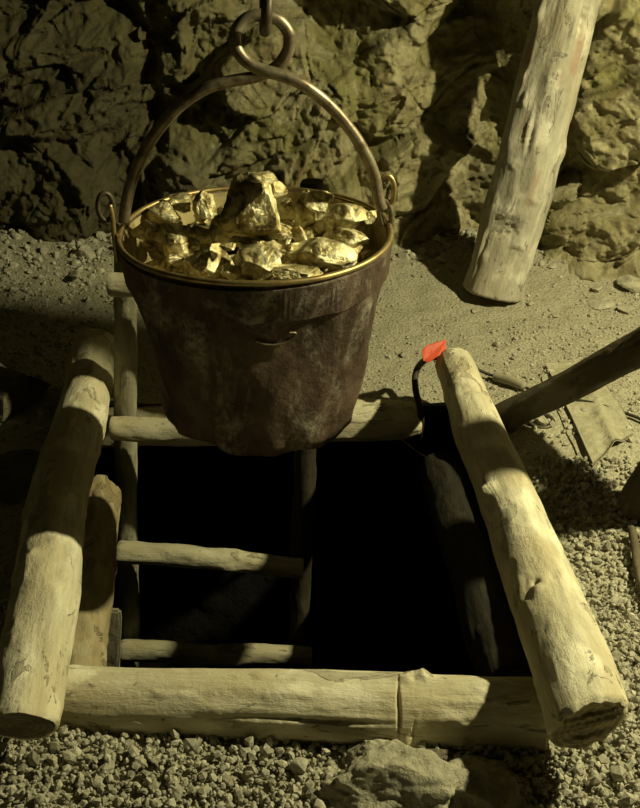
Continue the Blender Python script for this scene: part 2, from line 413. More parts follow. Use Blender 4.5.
wb = mesh_np('wall_back', np.stack([WX, WY, WZ], -1).reshape(-1, 3), grid_faces(len(zs), len(xs)), ROCK, smooth=True)
wb.data.polygons.foreach_set('use_smooth', np.ones(len(wb.data.polygons), dtype=bool))
tag(wb, 'craggy mossy rock face at the back of the mine chamber', kind='structure')
# side rock faces, well outside the frame
for nm, sgn in (('wall_left', -1), ('wall_right', 1)):
    yy = np.linspace(-.8, 4.2, 220); zz = np.linspace(-.15, 2.7, 120); SYg, SZg = np.meshgrid(yy, zz)
    h1, _ = facets(SYg*1.8+7*sgn, SZg*1.6, 71); h2, _ = facets(SYg*5+7*sgn, SZg*6, 73); h3, _ = facets(SYg*16, SZg*18+sgn, 75)
    Xs = sgn*(2.75-(.14*h1+.07*h2+.02*h3+.05*fbm(SYg, SZg, None, 77, 3)))
    f = grid_faces(len(zz), len(yy))
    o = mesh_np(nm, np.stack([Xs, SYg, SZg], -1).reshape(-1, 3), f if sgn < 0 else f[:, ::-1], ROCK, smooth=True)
    tag(o, 'rough rock side of the mine chamber', kind='structure')
# shaft sides: rough earth going down into the dark
DEEP = -2.6
def shaft_side(name, a, b, inward, seed):
    u = np.linspace(-.4, 1.4, 90); z = np.linspace(-.012, DEEP, 110); U, Z = np.meshgrid(u, z)
    h, _ = facets(U*5+seed, Z*5, seed); d = .03*h+.02*fbm(U*4, Z*4, None, seed, 3)
    d = -np.abs(d)*np.clip(-Z*8, 0, 1)-.28*np.clip(-Z*4-.1, 0, 1)
    X = a[0]+(b[0]-a[0])*U+inward[0]*d; Y = a[1]+(b[1]-a[1])*U+inward[1]*d
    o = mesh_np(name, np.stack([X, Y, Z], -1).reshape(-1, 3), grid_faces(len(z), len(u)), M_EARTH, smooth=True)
    tag(o, 'earth side of the shaft, coloured near black for its shade', kind='structure')
e = .0
shaft_side('wall_shaft_left', (SX0, SY0), (SX0, SY1), (1, 0), 3)
shaft_side('wall_shaft_right', (SX1, SY1), (SX1, SY0), (-1, 0), 4)
shaft_side('wall_shaft_front', (SX1, SY0), (SX0, SY0), (0, 1), 5)
shaft_side('wall_shaft_back', (SX0, SY1), (SX1, SY1), (0, -1), 6)
u = np.linspace(SX0-.4, SX1+.4, 30); v = np.linspace(SY0-.4, SY1+.4, 30); U, V_ = np.meshgrid(u, v)
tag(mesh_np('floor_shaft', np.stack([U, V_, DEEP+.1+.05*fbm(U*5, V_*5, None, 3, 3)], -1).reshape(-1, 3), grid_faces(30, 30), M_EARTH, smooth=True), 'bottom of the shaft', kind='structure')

# ================================================================== SHAFT COLLAR LOGS
l_near = at_z(20, 726, .150); l_far = at_z(95, 350, .10)
log('log', l_near, l_far, .058, .060, W_PALE, END_DARK, 'thick pale log along the left edge of the shaft, crossed by the bucket shadow', seed=3,
    feats=[(.27, 70, .022, 14, .007), (.36, 60, .012, 9, .006), (.30, 110, .015, 12, .004), (.12, 75, .02, 10, .003), (.45, 120, .015, 10, -.004)], cut0=(0, -.5), bend=.012, endname='sawn_end', rough=.04,
    prof=[(0, .98), (.25, 1.06), (.5, 1.02), (.8, 1.0), (1, 1.04)])
r_near = at_z(588, 727, .160); r_far = at_z(454, 364, .13)
log('log', r_near, r_far, .066, .052, W_PALE, END_PALE, 'thick knotty pale log along the right edge of the shaft, its near end roughly sawn', seed=11,
    feats=[(.22, 62, .014, 11, .006), (.235, 62, .006, 6, -.012), (.49, 32, .018, 16, .016), (.455, 30, .02, 10, -.01), (.5, 120, .03, 12, .006), (.8, 100, .012, 30, -.006), (.87, 60, .012, 16, .006), (.24, 95, .012, 9, -.005)],
    cut0=(-.25, -.25), chip=.006, bend=.018, rough=.045, prof=[(0, 1.0), (.3, 1.02), (.6, 1.0), (.85, .96), (1, .88)])
f_l = at_z(26, 697, .036); f_r = at_z(545, 717, .036)
log('log', f_l, f_r, .056, .066, W_PALE, END_PALE, 'pale log across the front edge of the shaft with a dark crack and a knot', seed=23,
    feats=[(.735, 76, .016, 12, .013), (.765, 72, .016, 12, .012), (.75, 80, .008, 6, -.004), (.738, 188, .012, 11, .010), (.722, 155, .0022, 26, -.010), (.719, 115, .002, 24, -.010), (.75, 170, .0022, 12, -.006),
           (.56, 158, .10, 2.6, -.008), (.46, 166, .05, 4, .004), (.62, 150, .06, 2.5, .003), (.38, 150, .03, 12, .003), (.86, 186, .012, 9, -.007), (.85, 200, .016, 12, .005), (.9, 120, .1, 5, .003), (.52, 120, .05, 9, .003), (.45, 205, .05, 14, .003)],
    bend=.006, rough=.03, n=620, seg=120)
b_l = at_y(30, 430, 2.74); b_r = at_y(421, 418, 2.74)
log('log', b_l, b_r, .056, .056, W_PALE, END_DARK, 'pale log across the back edge of the shaft, mostly hidden behind the bucket', seed=31,
    feats=[(.9, 120, .02, 20, -.004)], bend=.004, prof=[(0, 1), (.88, 1), (.97, .9), (1, .75)], rough=.05)
# lower course of timbers inside the shaft
i_l = at_z(72, 712, -.10); i_r = at_z(97, 492, -.09)
log('split_log', i_l, i_r, .062, .056, mat_wood('brown_split_wood', (.16, .12, .06), (.33, .27, .15), (.45, .4, .26), .5, (1, 3, 8)), END_PALE,
    'brownish split log lying lower inside the shaft beside the left log', seed=41, feats=[(.9, 80, .03, 30, -.012), (.94, 60, .015, 20, .01), (.6, 100, .02, 20, .006)], rough=.06, chip=.02)
j_l = at_z(512, 690, -.17); j_r = at_z(440, 468, -.17)
log('lower_log', j_l, j_r, .06, .055, mat_wood('shade_black_wood', (.012, .01, .007), (.026, .022, .015), (.045, .038, .026), .6, (3, 5, 1)), END_DARK, 'dim log lying lower inside the shaft beneath the right log', seed=43, rough=.05)  # wood colour blackened to stand for the shade inside the shaft

# ================================================================== LADDER
LY = 2.56
lad = empty('ladder', at_y(128, 660, LY)); 
tag(lad, 'grey pole ladder standing in the left back of the shaft behind the bucket', 'ladder')
def ladpart(name, a, b, r0, r1, seed, m=None, **kw):
    o = log(name, a, b, r0, r1, m or W_LADDER, m or W_LADDER, None, seed=seed, endname='cut_face', **kw)
    mw = o.matrix_world.copy(); o.parent = lad; o.matrix_parent_inverse = Matrix.Identity(4)
    bpy.context.view_layer.update(); o.matrix_local = Matrix.Translation(-lad.location) @ mw
    return o
def ly(px, py, y=LY): return at_y(px, py, y)
ladpart('rail', at_y(133, 860, LY), at_y(127, 222, LY+.05), .030, .027, 51, m=W_RAIL, bend=.010, rough=.05, seg=40)
ladpart('rail', at_y(291, 860, LY), at_y(313, 181, LY+.06), .030, .027, 53, m=W_DARKER, bend=.010, rough=.05, seg=40)  # right rail in a much darker wood than the left
RY = LY-.05
for k, (x0, y0, x1, y1, r, yy) in enumerate([(108, 284, 330, 290, .026, LY-.045), (111, 427, 322, 436, .030, LY-.052), (117, 553, 303, 569, .030, LY-.052), (120, 651, 312, 657, .030, LY-.052)]):
    ladpart('rung', at_y(x0, y0, yy), at_y(x1, y1, yy), r*1.0, r*.92, 60+k, bend=.008, rough=.07, seg=40,
            feats=[(.5, 60, .03, 20, -.006), (.6, 200, .03, 20, .006)])
a = at_y(0, 780, LY)
ladpart('rung', Vector((ly(120, 650).x, LY-.052, -1.12)), Vector((ly(310, 650).x, LY-.052, -1.13)), .03, .028, 69, seg=40)

# small board in the shaft by the split log
def board(name, c, dims, rot, mat, label, cat, seed=1, k=14):
    sx, sy, sz = dims; bm = bmesh.new(); bmesh.ops.create_cube(bm, size=1)
    bmesh.ops.scale(bm, vec=dims, verts=bm.verts)
    bmesh.ops.bevel(bm, geom=bm.edges[:], offset=min(dims)*.22, segments=2, affect='EDGES')
    bmesh.ops.subdivide_edges(bm, edges=[e for e in bm.edges if e.calc_length() > max(dims)*.3], cuts=k, use_grid_fill=True)
    for v in bm.verts:
        v.co += Vector((noise.noise(v.co*25+Vector((seed, 0, 0))), noise.noise(v.co*25+Vector((0, seed, 0))), noise.noise(v.co*25)*.5))*.0035
    me = bpy.data.meshes.new(name); bm.to_mesh(me); bm.free(); me.materials.append(mat)
    o = bpy.data.objects.new(name, me); COL.objects.link(o); o.location = c; o.rotation_euler = rot
    if label: tag(o, label, cat)
    return o
board('plank', at_y(108, 668, 2.12), (.05, .02, .30), (R(-12), R(5), 0), mat_wood('grey_plank_wood', (.12, .11, .07), (.24, .22, .15), (.34, .31, .22), .4, (5, 5, 5)), 'small grey round-topped board in the shaft beside the split log', 'board', 5)

# ================================================================== BUCKET
BD = 2.10
rc = at_y(255, 232, BD); bc = at_y(262, 403, BD)
RT = 135/(F/((rc-CAM).dot(FWD))); RB = 94/(F/((bc-CAM).dot(FWD)))
Hb = rc.z-bc.z
bk = empty('hanging_bucket', (bc.x, bc.y, bc.z)); 
tag(bk, 'battered rusty metal bucket heaped with gold, hanging over the shaft', 'bucket')
axis_dx = rc.x-bc.x
def bshape(t, th):
    """outer radius and offset of the bucket wall at height t (0 bottom - 1 top)"""
    r = RB+(RT-RB)*(t**.92)
    dent = .010*fbm(np.cos(th)*1.6+2, np.sin(th)*1.6, t*2.0+0*th, 5, 3)+.003*fbm(np.cos(th)*6, np.sin(th)*6, t*6+0*th, 7, 3)
    dent = dent*np.clip((1-t)*5, 0.15, 1)
    # crumpled fold low on the left of the front
    dd = (np.degrees(th)-238+180) % 360-180
    dent = dent-.012*np.exp(-(dd/9)**2)*np.clip(1-t*2.2, 0, 1)+.006*np.exp(-((dd+20)/12)**2)*np.clip(1-t*2.4, 0, 1)
    return r+dent
nt_, ns_ = 90, 180
t = np.linspace(0, 1, nt_)[:, None]; th = np.linspace(0, 2*np.pi, ns_, endpoint=False)[None, :]
ro = bshape(t, th); zo = t*Hb+0*th+.003*fbm(np.cos(th)*2, np.sin(th)*2, 0*th, 13, 3)*(1-t)**2
rings = []
# bottom plate -> rounded corner -> outer wall -> rim -> inner wall -> inner bottom
def ring(r, z): return np.stack([r*np.cos(th[0])+0*r, r*np.sin(th[0]), z+0*r], -1)
ob = ro[0]
for q in (.0, .35, .7, .9): rings.append(ring(ob*q, zo[0]*0-.010*q+(.012*(1-q))))
for a_ in (20, 45, 70): rings.append(ring(ob-.014*(1-math.sin(R(a_))), zo[0]+.014*(1-math.cos(R(90-a_)))-.012))
for i in range(2, nt_): rings.append(ring(ro[i], zo[i]))
for i in range(nt_-1, 3, -3): rings.append(ring(ro[i]-.005, zo[i]))
for q in (.7, .3, .0): rings.append(ring(ob*q, zo[0]+.012))
Vb = np.stack(rings); Vb[:, :, 0] += (Vb[:, :, 2]/Hb)*axis_dx
mesh_np('bucket_body', Vb.reshape(-1, 3), grid_faces(len(rings), ns_, True), M_BUCKET, bk, smooth=True)
def circ_pts(t_, dr, dz=0, n=140):
    out = []
    for k in range(n):
        a = 2*math.pi*k/n; r = float(bshape(np.array([[t_]]), np.array([[a]]))[0, 0])+dr
        out.append((r*math.cos(a)+t_*axis_dx, r*math.sin(a), t_*Hb+dz+.0016*math.sin(3*a+1)))
    return out
lin = []
for tt_ in np.linspace(.70, .995, 12):
    rr = bshape(np.full((1, 1), tt_), th)[0]-.0065; q = ring(rr, np.full_like(rr, tt_*Hb)); q[:, 0] += tt_*axis_dx; lin.append(q)
tag(mesh_np('inner_wall', np.stack(lin).reshape(-1, 3), grid_faces(len(lin), ns_, True), M_LINER, bk, smooth=True), 'yellowish gold-stained inside of the bucket')
tube('rim_bead', circ_pts(1, .0005, .002), .0052, M_BRASS, bk, 12, True)
# riveted hoop under the rim
band = []
for tt, dr in ((.80, .0006), (.803, .0075), (.972, .0055), (.98, .0006)):
    rr = bshape(np.full((1, 1), tt), th)[0]+dr
    q = ring(rr, np.full_like(rr, tt*Hb)+.004*np.sin(th[0]*2+2)*(tt < .9)); q[:, 0] += tt*axis_dx; band.append(q)
mesh_np('hoop', np.stack(band).reshape(-1, 3), grid_faces(4, ns_, True), M_BUCKET, bk, smooth=False)
# wire scar / staple on the front
def on_b(deg, tt, dr=.004):
    a = R(deg); r = float(bshape(np.array([[tt]]), np.array([[a]]))[0, 0])+dr; return Vector((r*math.cos(a)+tt*axis_dx, r*math.sin(a), tt*Hb))
tube('wire_scar', spline([on_b(272, .70), on_b(276, .675), on_b(281, .67), on_b(286, .685), on_b(289, .72), on_b(286, .73)], 6), .0022, M_IRON, bk, 8)
# ears
def ear(px_side, deg):
    a = R(deg); c = Vector((RT*math.cos(a)+axis_dx, RT*math.sin(a), Hb))
    return c
earL, earR = ear(-1, 184), ear(1, 6)
def to_local(p): return p-Vector(bk.location)
def bp(px, py, dy=0): return to_local(at_y(px, py, BD+dy))
# left: upright strap with a round eye; right: hook plate
tube('ear', spline([earL+Vector((-.008, 0, -.05)), earL+Vector((-.009, 0, 0)), earL+Vector((-.009, 0, .035)), earL+Vector((-.012, .0, .058))], 5), .0048, M_BRASS, bk, 8)
ringc = earL+Vector((-.02, .0, .055))
tube('eye_ring', [ringc+Vector((.013*math.cos(a_), .006*math.cos(a_), .026*math.sin(a_))) for a_ in np.linspace(0, 2*math.pi, 24, endpoint=False)], .0048, M_HOOK, bk, 8, True)
tube('ear', spline([bp(388, 248, .03), bp(391, 232, .03), bp(391, 212, .03), bp(385, 200, .03), bp(379, 208, .03), bp(382, 225, .03)], 6), .0058, M_IRON, bk, 10)
tube('eye_ring', spline([bp(383, 176, .03), bp(390, 177, .03), bp(394, 186, .03), bp(393, 200, .03), bp(387, 205, .03)], 6), .0052, M_BRASS, bk, 10)
# bail with its coil loop at the top
bail = [bp(382, 209, .02), bp(378, 196, .02), bp(375, 178, .02), bp(367, 157, .015), bp(352, 132, .01), bp(330, 106, 0), bp(305, 86, -.012), bp(283, 76, -.016), bp(262, 70, -.018), bp(246, 61, -.018),
        bp(236, 47, -.016), bp(236, 31, -.012), bp(246, 19, -.006), bp(261, 15, 0), bp(277, 19, .006), bp(288, 32, .010), bp(289, 47, .014), bp(282, 61, .018), bp(270, 71, .02), bp(254, 77, .02),
        bp(232, 81, .015), bp(207, 88, .01), bp(182, 104, .01), bp(160, 127, .01), bp(144, 152, .01), bp(132, 180, .01), bp(126, 205, .01), bp(124, 222, .01)]
nb = len(spline(bail, 7)); rad = [.0108*(1-.28*abs(i/(nb-1)-.5)*2*0) for i in range(nb)]
tube('bail', spline(bail, 7), rad, M_IRON, bk, 18)
# hook and rod coming down from above
hk = empty('hanging_hook', at_y(267, 20, BD)); tag(hk, 'dark iron hook on a rod above the bucket, passed through the loop of its handle', 'hook')
def hp(px, py, dy): return at_y(px, py, BD+dy)-Vector(hk.location)
tube('hook_body', spline([hp(267, -70, 0), hp(267, -20, -.01), hp(267, 5, -.034), hp(266, 22, -.034), hp(265.5, 30, -.018), hp(265, 31, .004), hp(265, 24, .022), hp(265, 8, .034), hp(265, -4, .040)], 7), .0098, M_HOOK, hk, 14)
ztop = 2.65-hk.location.z
p0 = hp(267, -69, 0)
tube('rod', [p0-Vector((0, 0, .01)), p0+Vector((0, 0, .5)), Vector((p0.x, p0.y, ztop))], .012, M_HOOK, hk, 12)

# ------------------------------------------------------------------ gold
zr = rc.z
G = 'gold nuggets heaped in the bucket'
SH = 'small rough gold nugget among the heap in the rusty bucket'
# px, py, width px, height px, depth factor, z above rim, seed, label
big = [
 (254, 209, 56, 72, .9, .055, 1, 'largest gold nugget, a tall block standing on top of the heap', dict(planes=12, lo=.55, hi=.8)),
 (262, 179, 30, 15, .9, .115, 2, 'small bright gold lump at the very peak of the heap', {}),
 (277, 190, 20, 18, .9, .09, 3, 'small gold lump on the right shoulder of the tallest nugget', {}),
 (176, 248, 31, 32, .9, -.005, 4, 'round crumpled gold nugget near the left front of the rim', {}),
 (172, 233, 50, 21, .9, -.004, 5, 'long gold block with a bright square end, behind the round left nugget', dict(planes=7, lo=.6, hi=.75)),
 (209, 262, 44, 34, .9, -.003, 6, 'crumpled bright gold nugget at the front rim, left of the middle', {}),
 (258, 264, 48, 34, .9, .0, 7, 'smooth rounded gold nugget at the front rim below the tallest one', {}),
 (318, 256, 76, 32, .7, .004, 8, 'widest gold nugget, long and rough, lying along the right front rim', dict(planes=9, lo=.6, hi=.8)),
 (298, 272, 50, 15, .9, -.006, 9, 'low flat gold piece peeping over the front rim', {}),
 (306, 214, 22, 44, .9, .02, 10, 'upright knobbly gold nugget right of the tallest one', {}),
 (318, 201, 30, 20, .9, .05, 11, 'curled gold lump at the top of the heap on the right', {}),
 (343, 218, 56, 26, .9, .0, 12, 'long gold nugget near the back right rim with a bright crushed end', dict(planes=8, lo=.6, hi=.8)),
 (346, 239, 46, 22, .9, -.006, 13, 'flat gold block below the long nugget at the right', dict(planes=7, lo=.55, hi=.75)),
 (371, 218, 13, 15, .9, .0, 14, 'tiny bright gold chip at the far right of the heap', {}),
 (143, 231, 24, 22, .9, -.012, 15, 'dull brown gold block against the left inside of the bucket', dict(planes=7, lo=.55, hi=.75)),
 (162, 214, 34, 22, .9, -.004, 16, 'dull gold nugget touching the back left rim', {}),
 (181, 203, 24, 18, .9, .006, 17, 'small nugget against the back rim, left of the striped one', {}),
 (206, 207, 28, 27, .9, .01, 18, 'dark gold nugget with one bright edge at the back of the heap', {}),
 (228, 247, 17, 7, .9, .028, 19, 'thin bright sliver of gold lying at the middle of the heap', dict(planes=6, lo=.5, hi=.7)),
 (286, 211, 16, 26, .9, .018, 20, 'narrow gold nugget leaning on the right side of the tallest one', {}),
 (280, 233, 24, 15, .9, .016, 21, 'small pale gold nugget just right of the foot of the tallest one', {}),
 (299, 235, 17, 20, .9, .008, 22, 'small grey-gold nugget in the middle of the right half', {}),
 (226, 229, 34, 34, .9, .0, 23, 'dark flat gold block leaning on the left side of the tallest nugget', dict(planes=6, lo=.5, hi=.7)),
 (205, 234, 30, 20, .9, -.01, 24, 'shadowed gold block in the middle of the left half', {}),
 (272, 250, 28, 16, .9, .012, 25, 'small brownish gold nugget just above the smooth front one', {}),
 (243, 197, 20, 16, .9, .05, 26, 'small dull lump behind the upper left of the tallest nugget', {}),
 (293, 249, 16, 14, .9, .008, 27, 'pebble of gold at the left tip of the widest nugget', {}),
 (331, 245, 14, 12, .9, .014, 28, 'pebble of gold resting on the upper edge of the widest nugget', {}),
 (347, 254, 20, 14, .9, .002, 29, 'gold lump at the right tip of the widest nugget', {}),
 (232, 272, 22, 14, .9, -.01, 30, 'small gold lump between the two front nuggets', {}),
]
for (px, py, w, h, df, z, sd, lab, kw) in big:
    p = at_z(px, py, zr+z+.0); dep = (p-CAM).dot(FWD); s = dep/F
    # keep the lump inside the bucket mouth
    off = Vector((p.x-rc.x, p.y-rc.y)); rmax = RT*.97-max(w*s*.5, .01)
    if off.length > rmax: off *= rmax/off.length; 
    q = Vector((rc.x+off.x, rc.y+off.y, p.z)); 
    # slide back along the line of sight height so the lump keeps its place in the heap
    tgt = at_y(px, py, q.y); q.z = tgt.z
    k = dict(planes=12, lo=.5, hi=.76, rough=.06, rs=2.4); k.update(kw)
    V, Fq = rock_verts(5 if w > 22 else 4, (1, 1, 1), 400+sd*3, **k)
    V -= (V.max(0)+V.min(0))/2
    ext = V.max(0)-V.min(0)
    V = V/ext*np.array([w*s, (w+h)*.5*s*df, h*s*1.0])*1.04
    rz = random.Random(sd).uniform(-.25, .25)
    o = mesh_np('gold_nugget', V, Fq, M_GOLD, smooth=False, loc=q); o.rotation_euler = (0.0, [0, -.05, -.12, .0, -.22, 0, 0, -.05, 0, .0, 0, .12, -.1, 0, 0, 0, 0, 0, .6, 0][sd % 20] if sd < 20 else 0, rz)
    tag(o, lab, 'gold nugget', G)
    for kk in ('group',): pass
# lower layer filling the bucket
rng = random.Random(5)
cnt = 0
for i in range(600):
    if cnt >= 80: break
    a_ = rng.uniform(0, 6.283); rr = math.sqrt(rng.random())*(RT-.046)
    cnt += 1
    s = rng.uniform(.017, .032); z = zr-.046-rng.uniform(0, .025)+.05*(1-(rr/RT)**2)
    V, Fq = rock_verts(4, (s*rng.uniform(.8, 1.3), s, s*rng.uniform(.6, .9)), 900+i, planes=11, lo=.5, hi=.8, rough=.14)
    o = mesh_np('gold_nugget', V, Fq, M_GOLD, loc=(rc.x+rr*math.cos(a_), rc.y+rr*math.sin(a_), z)); o.rotation_euler = (rng.uniform(-.6, .6), rng.uniform(-.6, .6), rng.uniform(0, 6))
    tag(o, 'dark gold nugget wedged low in the gaps of the heap', 'gold nugget', 'nuggets low in the bucket')
# packed rubble under the nuggets
uu = np.linspace(0, 1, 24)[:, None]; tt = np.linspace(0, 2*np.pi, 64, endpoint=False)[None, :]
Z = .035*(1-uu**2)+.012*fbm(uu*np.cos(tt)*9, uu*np.sin(tt)*9, None, 4, 3)
V = np.stack([uu*(RT-.055)*np.cos(tt), uu*(RT-.055)*np.sin(tt), Z+0*tt], -1)
o = mesh_np('gold_rubble', V.reshape(-1, 3), grid_faces(24, 64, True), M_GOLD, loc=(rc.x, rc.y, zr-.12)); tag(o, 'fine gold rubble packed under the nuggets in the bucket', 'gold rubble', kind='stuff')

# ================================================================== LEANING LOG, POLE, POST
def cap_pt(px, py, y): return at_y(px, py, y)
log('leaning_log', ll0, ll1, .094, .088, W_LEAN, END_PALE, 'thick grey log with torn bark leaning on the rock face at the right', seed=71,
    feats=[(t_*1.27, *r_) for t_, *r_ in [(.125, 75, .03, 20, -.018), (.15, 55, .02, 12, .012), (.10, 100, .02, 12, .012), (.07, 35, .05, 3, -.006), (.07, 30, .05, 3, .006), (.07, 125, .03, 4, -.012), (.06, 132, .03, 4, .006), (.09, 112, .03, 5, .008),
           (.28, 70, .04, 5, -.010), (.29, 62, .04, 5, .009), (.23, 50, .02, 14, .006), (.34, 45, .03, 9, .008), (.47, 110, .06, 7, -.02), (.46, 95, .05, 6, .008), (.38, 80, .03, 10, .006), (.18, 100, .012, 12, .006)]],
    cut0=(.0, .0), bend=.02, rough=.05, n=300, seg=120, prof=[(0, 1.04), (.06, .98), (.3, 1.02), (1, 1)])
# pole, its low end on the ground behind the right log, rising past the right edge
q0 = at_z(492, 424, .0); q1 = at_y(700, 316, 2.36)
q1 = q0+(q1-q0)*1.5
log('pole', q0, q1, .036, .043, W_DARK, END_DARK, 'dark slanting pole reaching in from the right edge and down to the ground', cat='pole', seed=81, bend=.02, rough=.05, seg=60)
s0 = at_z(650, 513, -.01); s1 = Vector((.98, 2.10, .95))
post = log('post', s0, s1, .074, .062, W_DARK, END_DARK, 'dark upright post at the right edge, just its foot and side in view', cat='post', seed=83, bend=.01, rough=.05, seg=60)

def adopt(o, root):
    bpy.context.view_layer.update(); mw = o.matrix_world.copy(); o.parent = root; o.matrix_parent_inverse = root.matrix_world.inverted(); o.matrix_world = mw
hb = log('hanging_shadow_caster', Vector((1.31, 2.212, 1.445)), Vector((.80, 2.31, 1.40)), .068, .066, W_DARKER, END_DARK, 'unseen round timber added beside the lamp to shade the back left ground', cat='shadow_caster', seed=85, seg=50)  # added out of view to throw the shadow on the back left ground
adopt(log('caster_hanger', Vector((.98, 2.30, 1.50)), Vector((.98, 2.30, 2.6)), .028, .028, W_DARKER, END_DARK, None, seed=86, seg=40), hb)
# ================================================================== CABLES, TAG, SMALL THINGS
def G0(px, py, z=.012): 
    p = at_z(px, py, z); return Vector((p.x, p.y, z+float(floor_h(np.array(p.x), np.array(p.y)))))
cb = tube('cable', spline([G0(437, 357, .15), G0(428, 358, .14), G0(419, 366, .09), G0(415, 378, .06), G0(416, 392, .04), at_z(420, 408, .0), at_z(421, 425, -.06), at_z(417, 445, -.2)], 8), .0085, M_CABLE)
tag(cb, 'black cable looping over the back end of the right log into the shaft', 'cable')
cb2 = tube('cable', spline([G0(462, 362, .05), G0(474, 367, .03), G0(490, 374, .014), G0(508, 380, .014), G0(523, 387, .012), G0(536, 394, .012), G0(552, 403, .012), G0(566, 402, .010), G0(590, 406, .010), G0(618, 413, .010), G0(645, 424, .010), G0(690, 450, .010)], 8), .0042, M_CABLE)
tag(cb2, 'black cable running over the gravel from the right log to the right edge', 'cable')
sl = tube('cable_sleeve', spline([G0(495, 375.5, .016), G0(503, 378.5, .017), G0(512, 382, .017), G0(524, 387, .016)], 6), [.0125]*8+[.013]*8+[.0115]*3, M_CONDUIT, cb2, 14)
w = tube('wire', spline([at_z(402, 440, .0), at_z(418, 452, -.02), at_z(432, 461, -.02), at_z(446, 476, -.01)], 8), .0012, M_IRON); tag(w, 'thin wire stretched in the dark beside the right log', 'wire')
# red tag: a thick folded plastic flap with its tie
def poly_prism(name, pts, thick, mat, nrm):
    bm = bmesh.new(); vs = [bm.verts.new(p) for p in pts]; f = bm.faces.new(vs)
    r = bmesh.ops.extrude_face_region(bm, geom=[f]); bmesh.ops.translate(bm, verts=[v for v in r['geom'] if isinstance(v, bmesh.types.BMVert)], vec=nrm*thick)
    bmesh.ops.recalc_face_normals(bm, faces=bm.faces); bmesh.ops.bevel(bm, geom=bm.edges[:], offset=thick*.25, segments=2, affect='EDGES')
    me = bpy.data.meshes.new(name); bm.to_mesh(me); bm.free(); me.materials.append(mat); o = bpy.data.objects.new(name, me); COL.objects.link(o); return o
ty = (r_far.y+.0)
tp = [at_y(422, 352, ty-.02), at_y(426, 346, ty), at_y(446, 340, ty+.02), at_y(446, 352, ty), at_y(437, 357, ty-.02), at_y(429, 363, ty-.03), at_y(423, 361, ty-.03)]
tg = poly_prism('red_tag', tp, .004, M_RED, Vector((.1, .95, .2)).normalized())
tag(tg, 'orange-red plastic tag stuck at the back end of the right log', 'tag')
# metal ring with stone
rg = tube('ring', [G0(0, 0) for _ in range(0)] or [at_z(541, 421, .012)+Vector((.030*math.cos(a_), .028*math.sin(a_), .004*math.sin(a_))) for a_ in np.linspace(0, 2*math.pi, 40, endpoint=False)], .0055, M_HOOK, closed=True)
tag(rg, 'dark ring lying on the ground under the slanting pole with a pebble in it', 'ring')
o = rock('pebble', at_z(542, 420, .014), (.02, .018, .014), 91, DUSTROCK, k=4, rough=.06); tag(o, 'pale pebble sitting inside the dark ring under the pole', 'stone')
# dust covered sheet
cor = [at_z(546, 364, .01), at_z(575, 362, .01), at_z(628, 430, .01), at_z(612, 474, .01), at_z(590, 466, .01)]
nu, nv = 40, 40
A, B_, Cc, D_ = at_z(545, 365, 0), at_z(588, 362, 0), at_z(634, 436, 0), at_z(592, 470, 0)
uu, vv = np.meshgrid(np.linspace(0, 1, nu), np.linspace(0, 1, nv))
def bil(c): return (1-uu)*(1-vv)*A[c]+uu*(1-vv)*B_[c]+uu*vv*Cc[c]+(1-uu)*vv*D_[c]
SXx, SYy = bil(0), bil(1)
SZz = floor_h(SXx, SYy)+.012+.006*fbm(SXx*9, SYy*9, None, 4, 3)+.014*np.exp(-((uu-.62+.25*(vv-.5))/.12)**2)*vv
top = np.stack([SXx, SYy, SZz], -1).reshape(-1, 3); bot = top-np.array([0, 0, .004])
Fg = grid_faces(nv, nu); bd = list(range(nu))+[i*nu+nu-1 for i in range(1, nv)]+[(nv-1)*nu+i for i in range(nu-2, -1, -1)]+[i*nu for i in range(nv-2, 0, -1)]
side = [[bd[i], bd[(i+1) % len(bd)], bd[(i+1) % len(bd)]+nu*nv, bd[i]+nu*nv] for i in range(len(bd))]
o = mesh_np('rubber_sheet', np.vstack([top, bot]), np.vstack([Fg, Fg[:, ::-1]+nu*nv, np.array(side)]), M_SHEET, smooth=True)
tag(o, 'flat dust-covered sheet on the gravel under the slanting pole', 'sheet')
o = tube('strip', spline([G0(546, 368, .024), G0(551, 384, .024), G0(565, 408, .026), G0(577, 432, .024), G0(592, 462, .022)], 6), .0022, M_CABLE); tag(o, 'thin dark cord along the left edge of the dusty sheet', 'cord')
o = log('stick', at_z(632, 530, .02), at_z(650, 612, .02), .009, .008, W_DARK, W_DARK, 'thin stick on the gravel below the foot of the dark post', cat='stick', seed=95, seg=20)

# rocks
def lab(o, l, c='rock', g=None): return tag(o, l, c, g)
p = at_z(398, 797, .0)
V, Fq = rock_verts(6, (.14, .10, .072), 205, planes=9, lo=.6, hi=.88, rough=.13, rs=3)
lab(mesh_np('boulder', V, Fq, DUSTROCK, smooth=True, loc=(p.x, p.y, -.006)), 'dust-caked rock half buried in the gravel at the bottom middle')
p = at_z(468, 796, 0); V, Fq = rock_verts(5, (.10, .085, .05), 207, planes=9, lo=.6, hi=.88, rough=.12, rs=3)
lab(mesh_np('boulder', V, Fq, DUSTROCK, smooth=True, loc=(p.x, p.y, -.004)), 'smaller dust-caked rock right of the big buried one at the bottom')
p = at_z(376, 752, .01); V, Fq = rock_verts(5, (.055, .035, .03), 209, planes=9, lo=.6, hi=.88, rough=.12, rs=3)
lab(mesh_np('stone', V, Fq, DUSTROCK, smooth=True, loc=(p.x, p.y, .004)), 'dusty stone wedged between the buried rock and the front log', 'stone')
p = at_z(438, 757, .01); lab(rock('stone', (p.x, p.y, .008), (.032, .022, .016), 211, DARKROCK, smooth=False, rot=(.1, .1, .3)), 'darker oval stone between the front log and the buried rocks', 'stone')
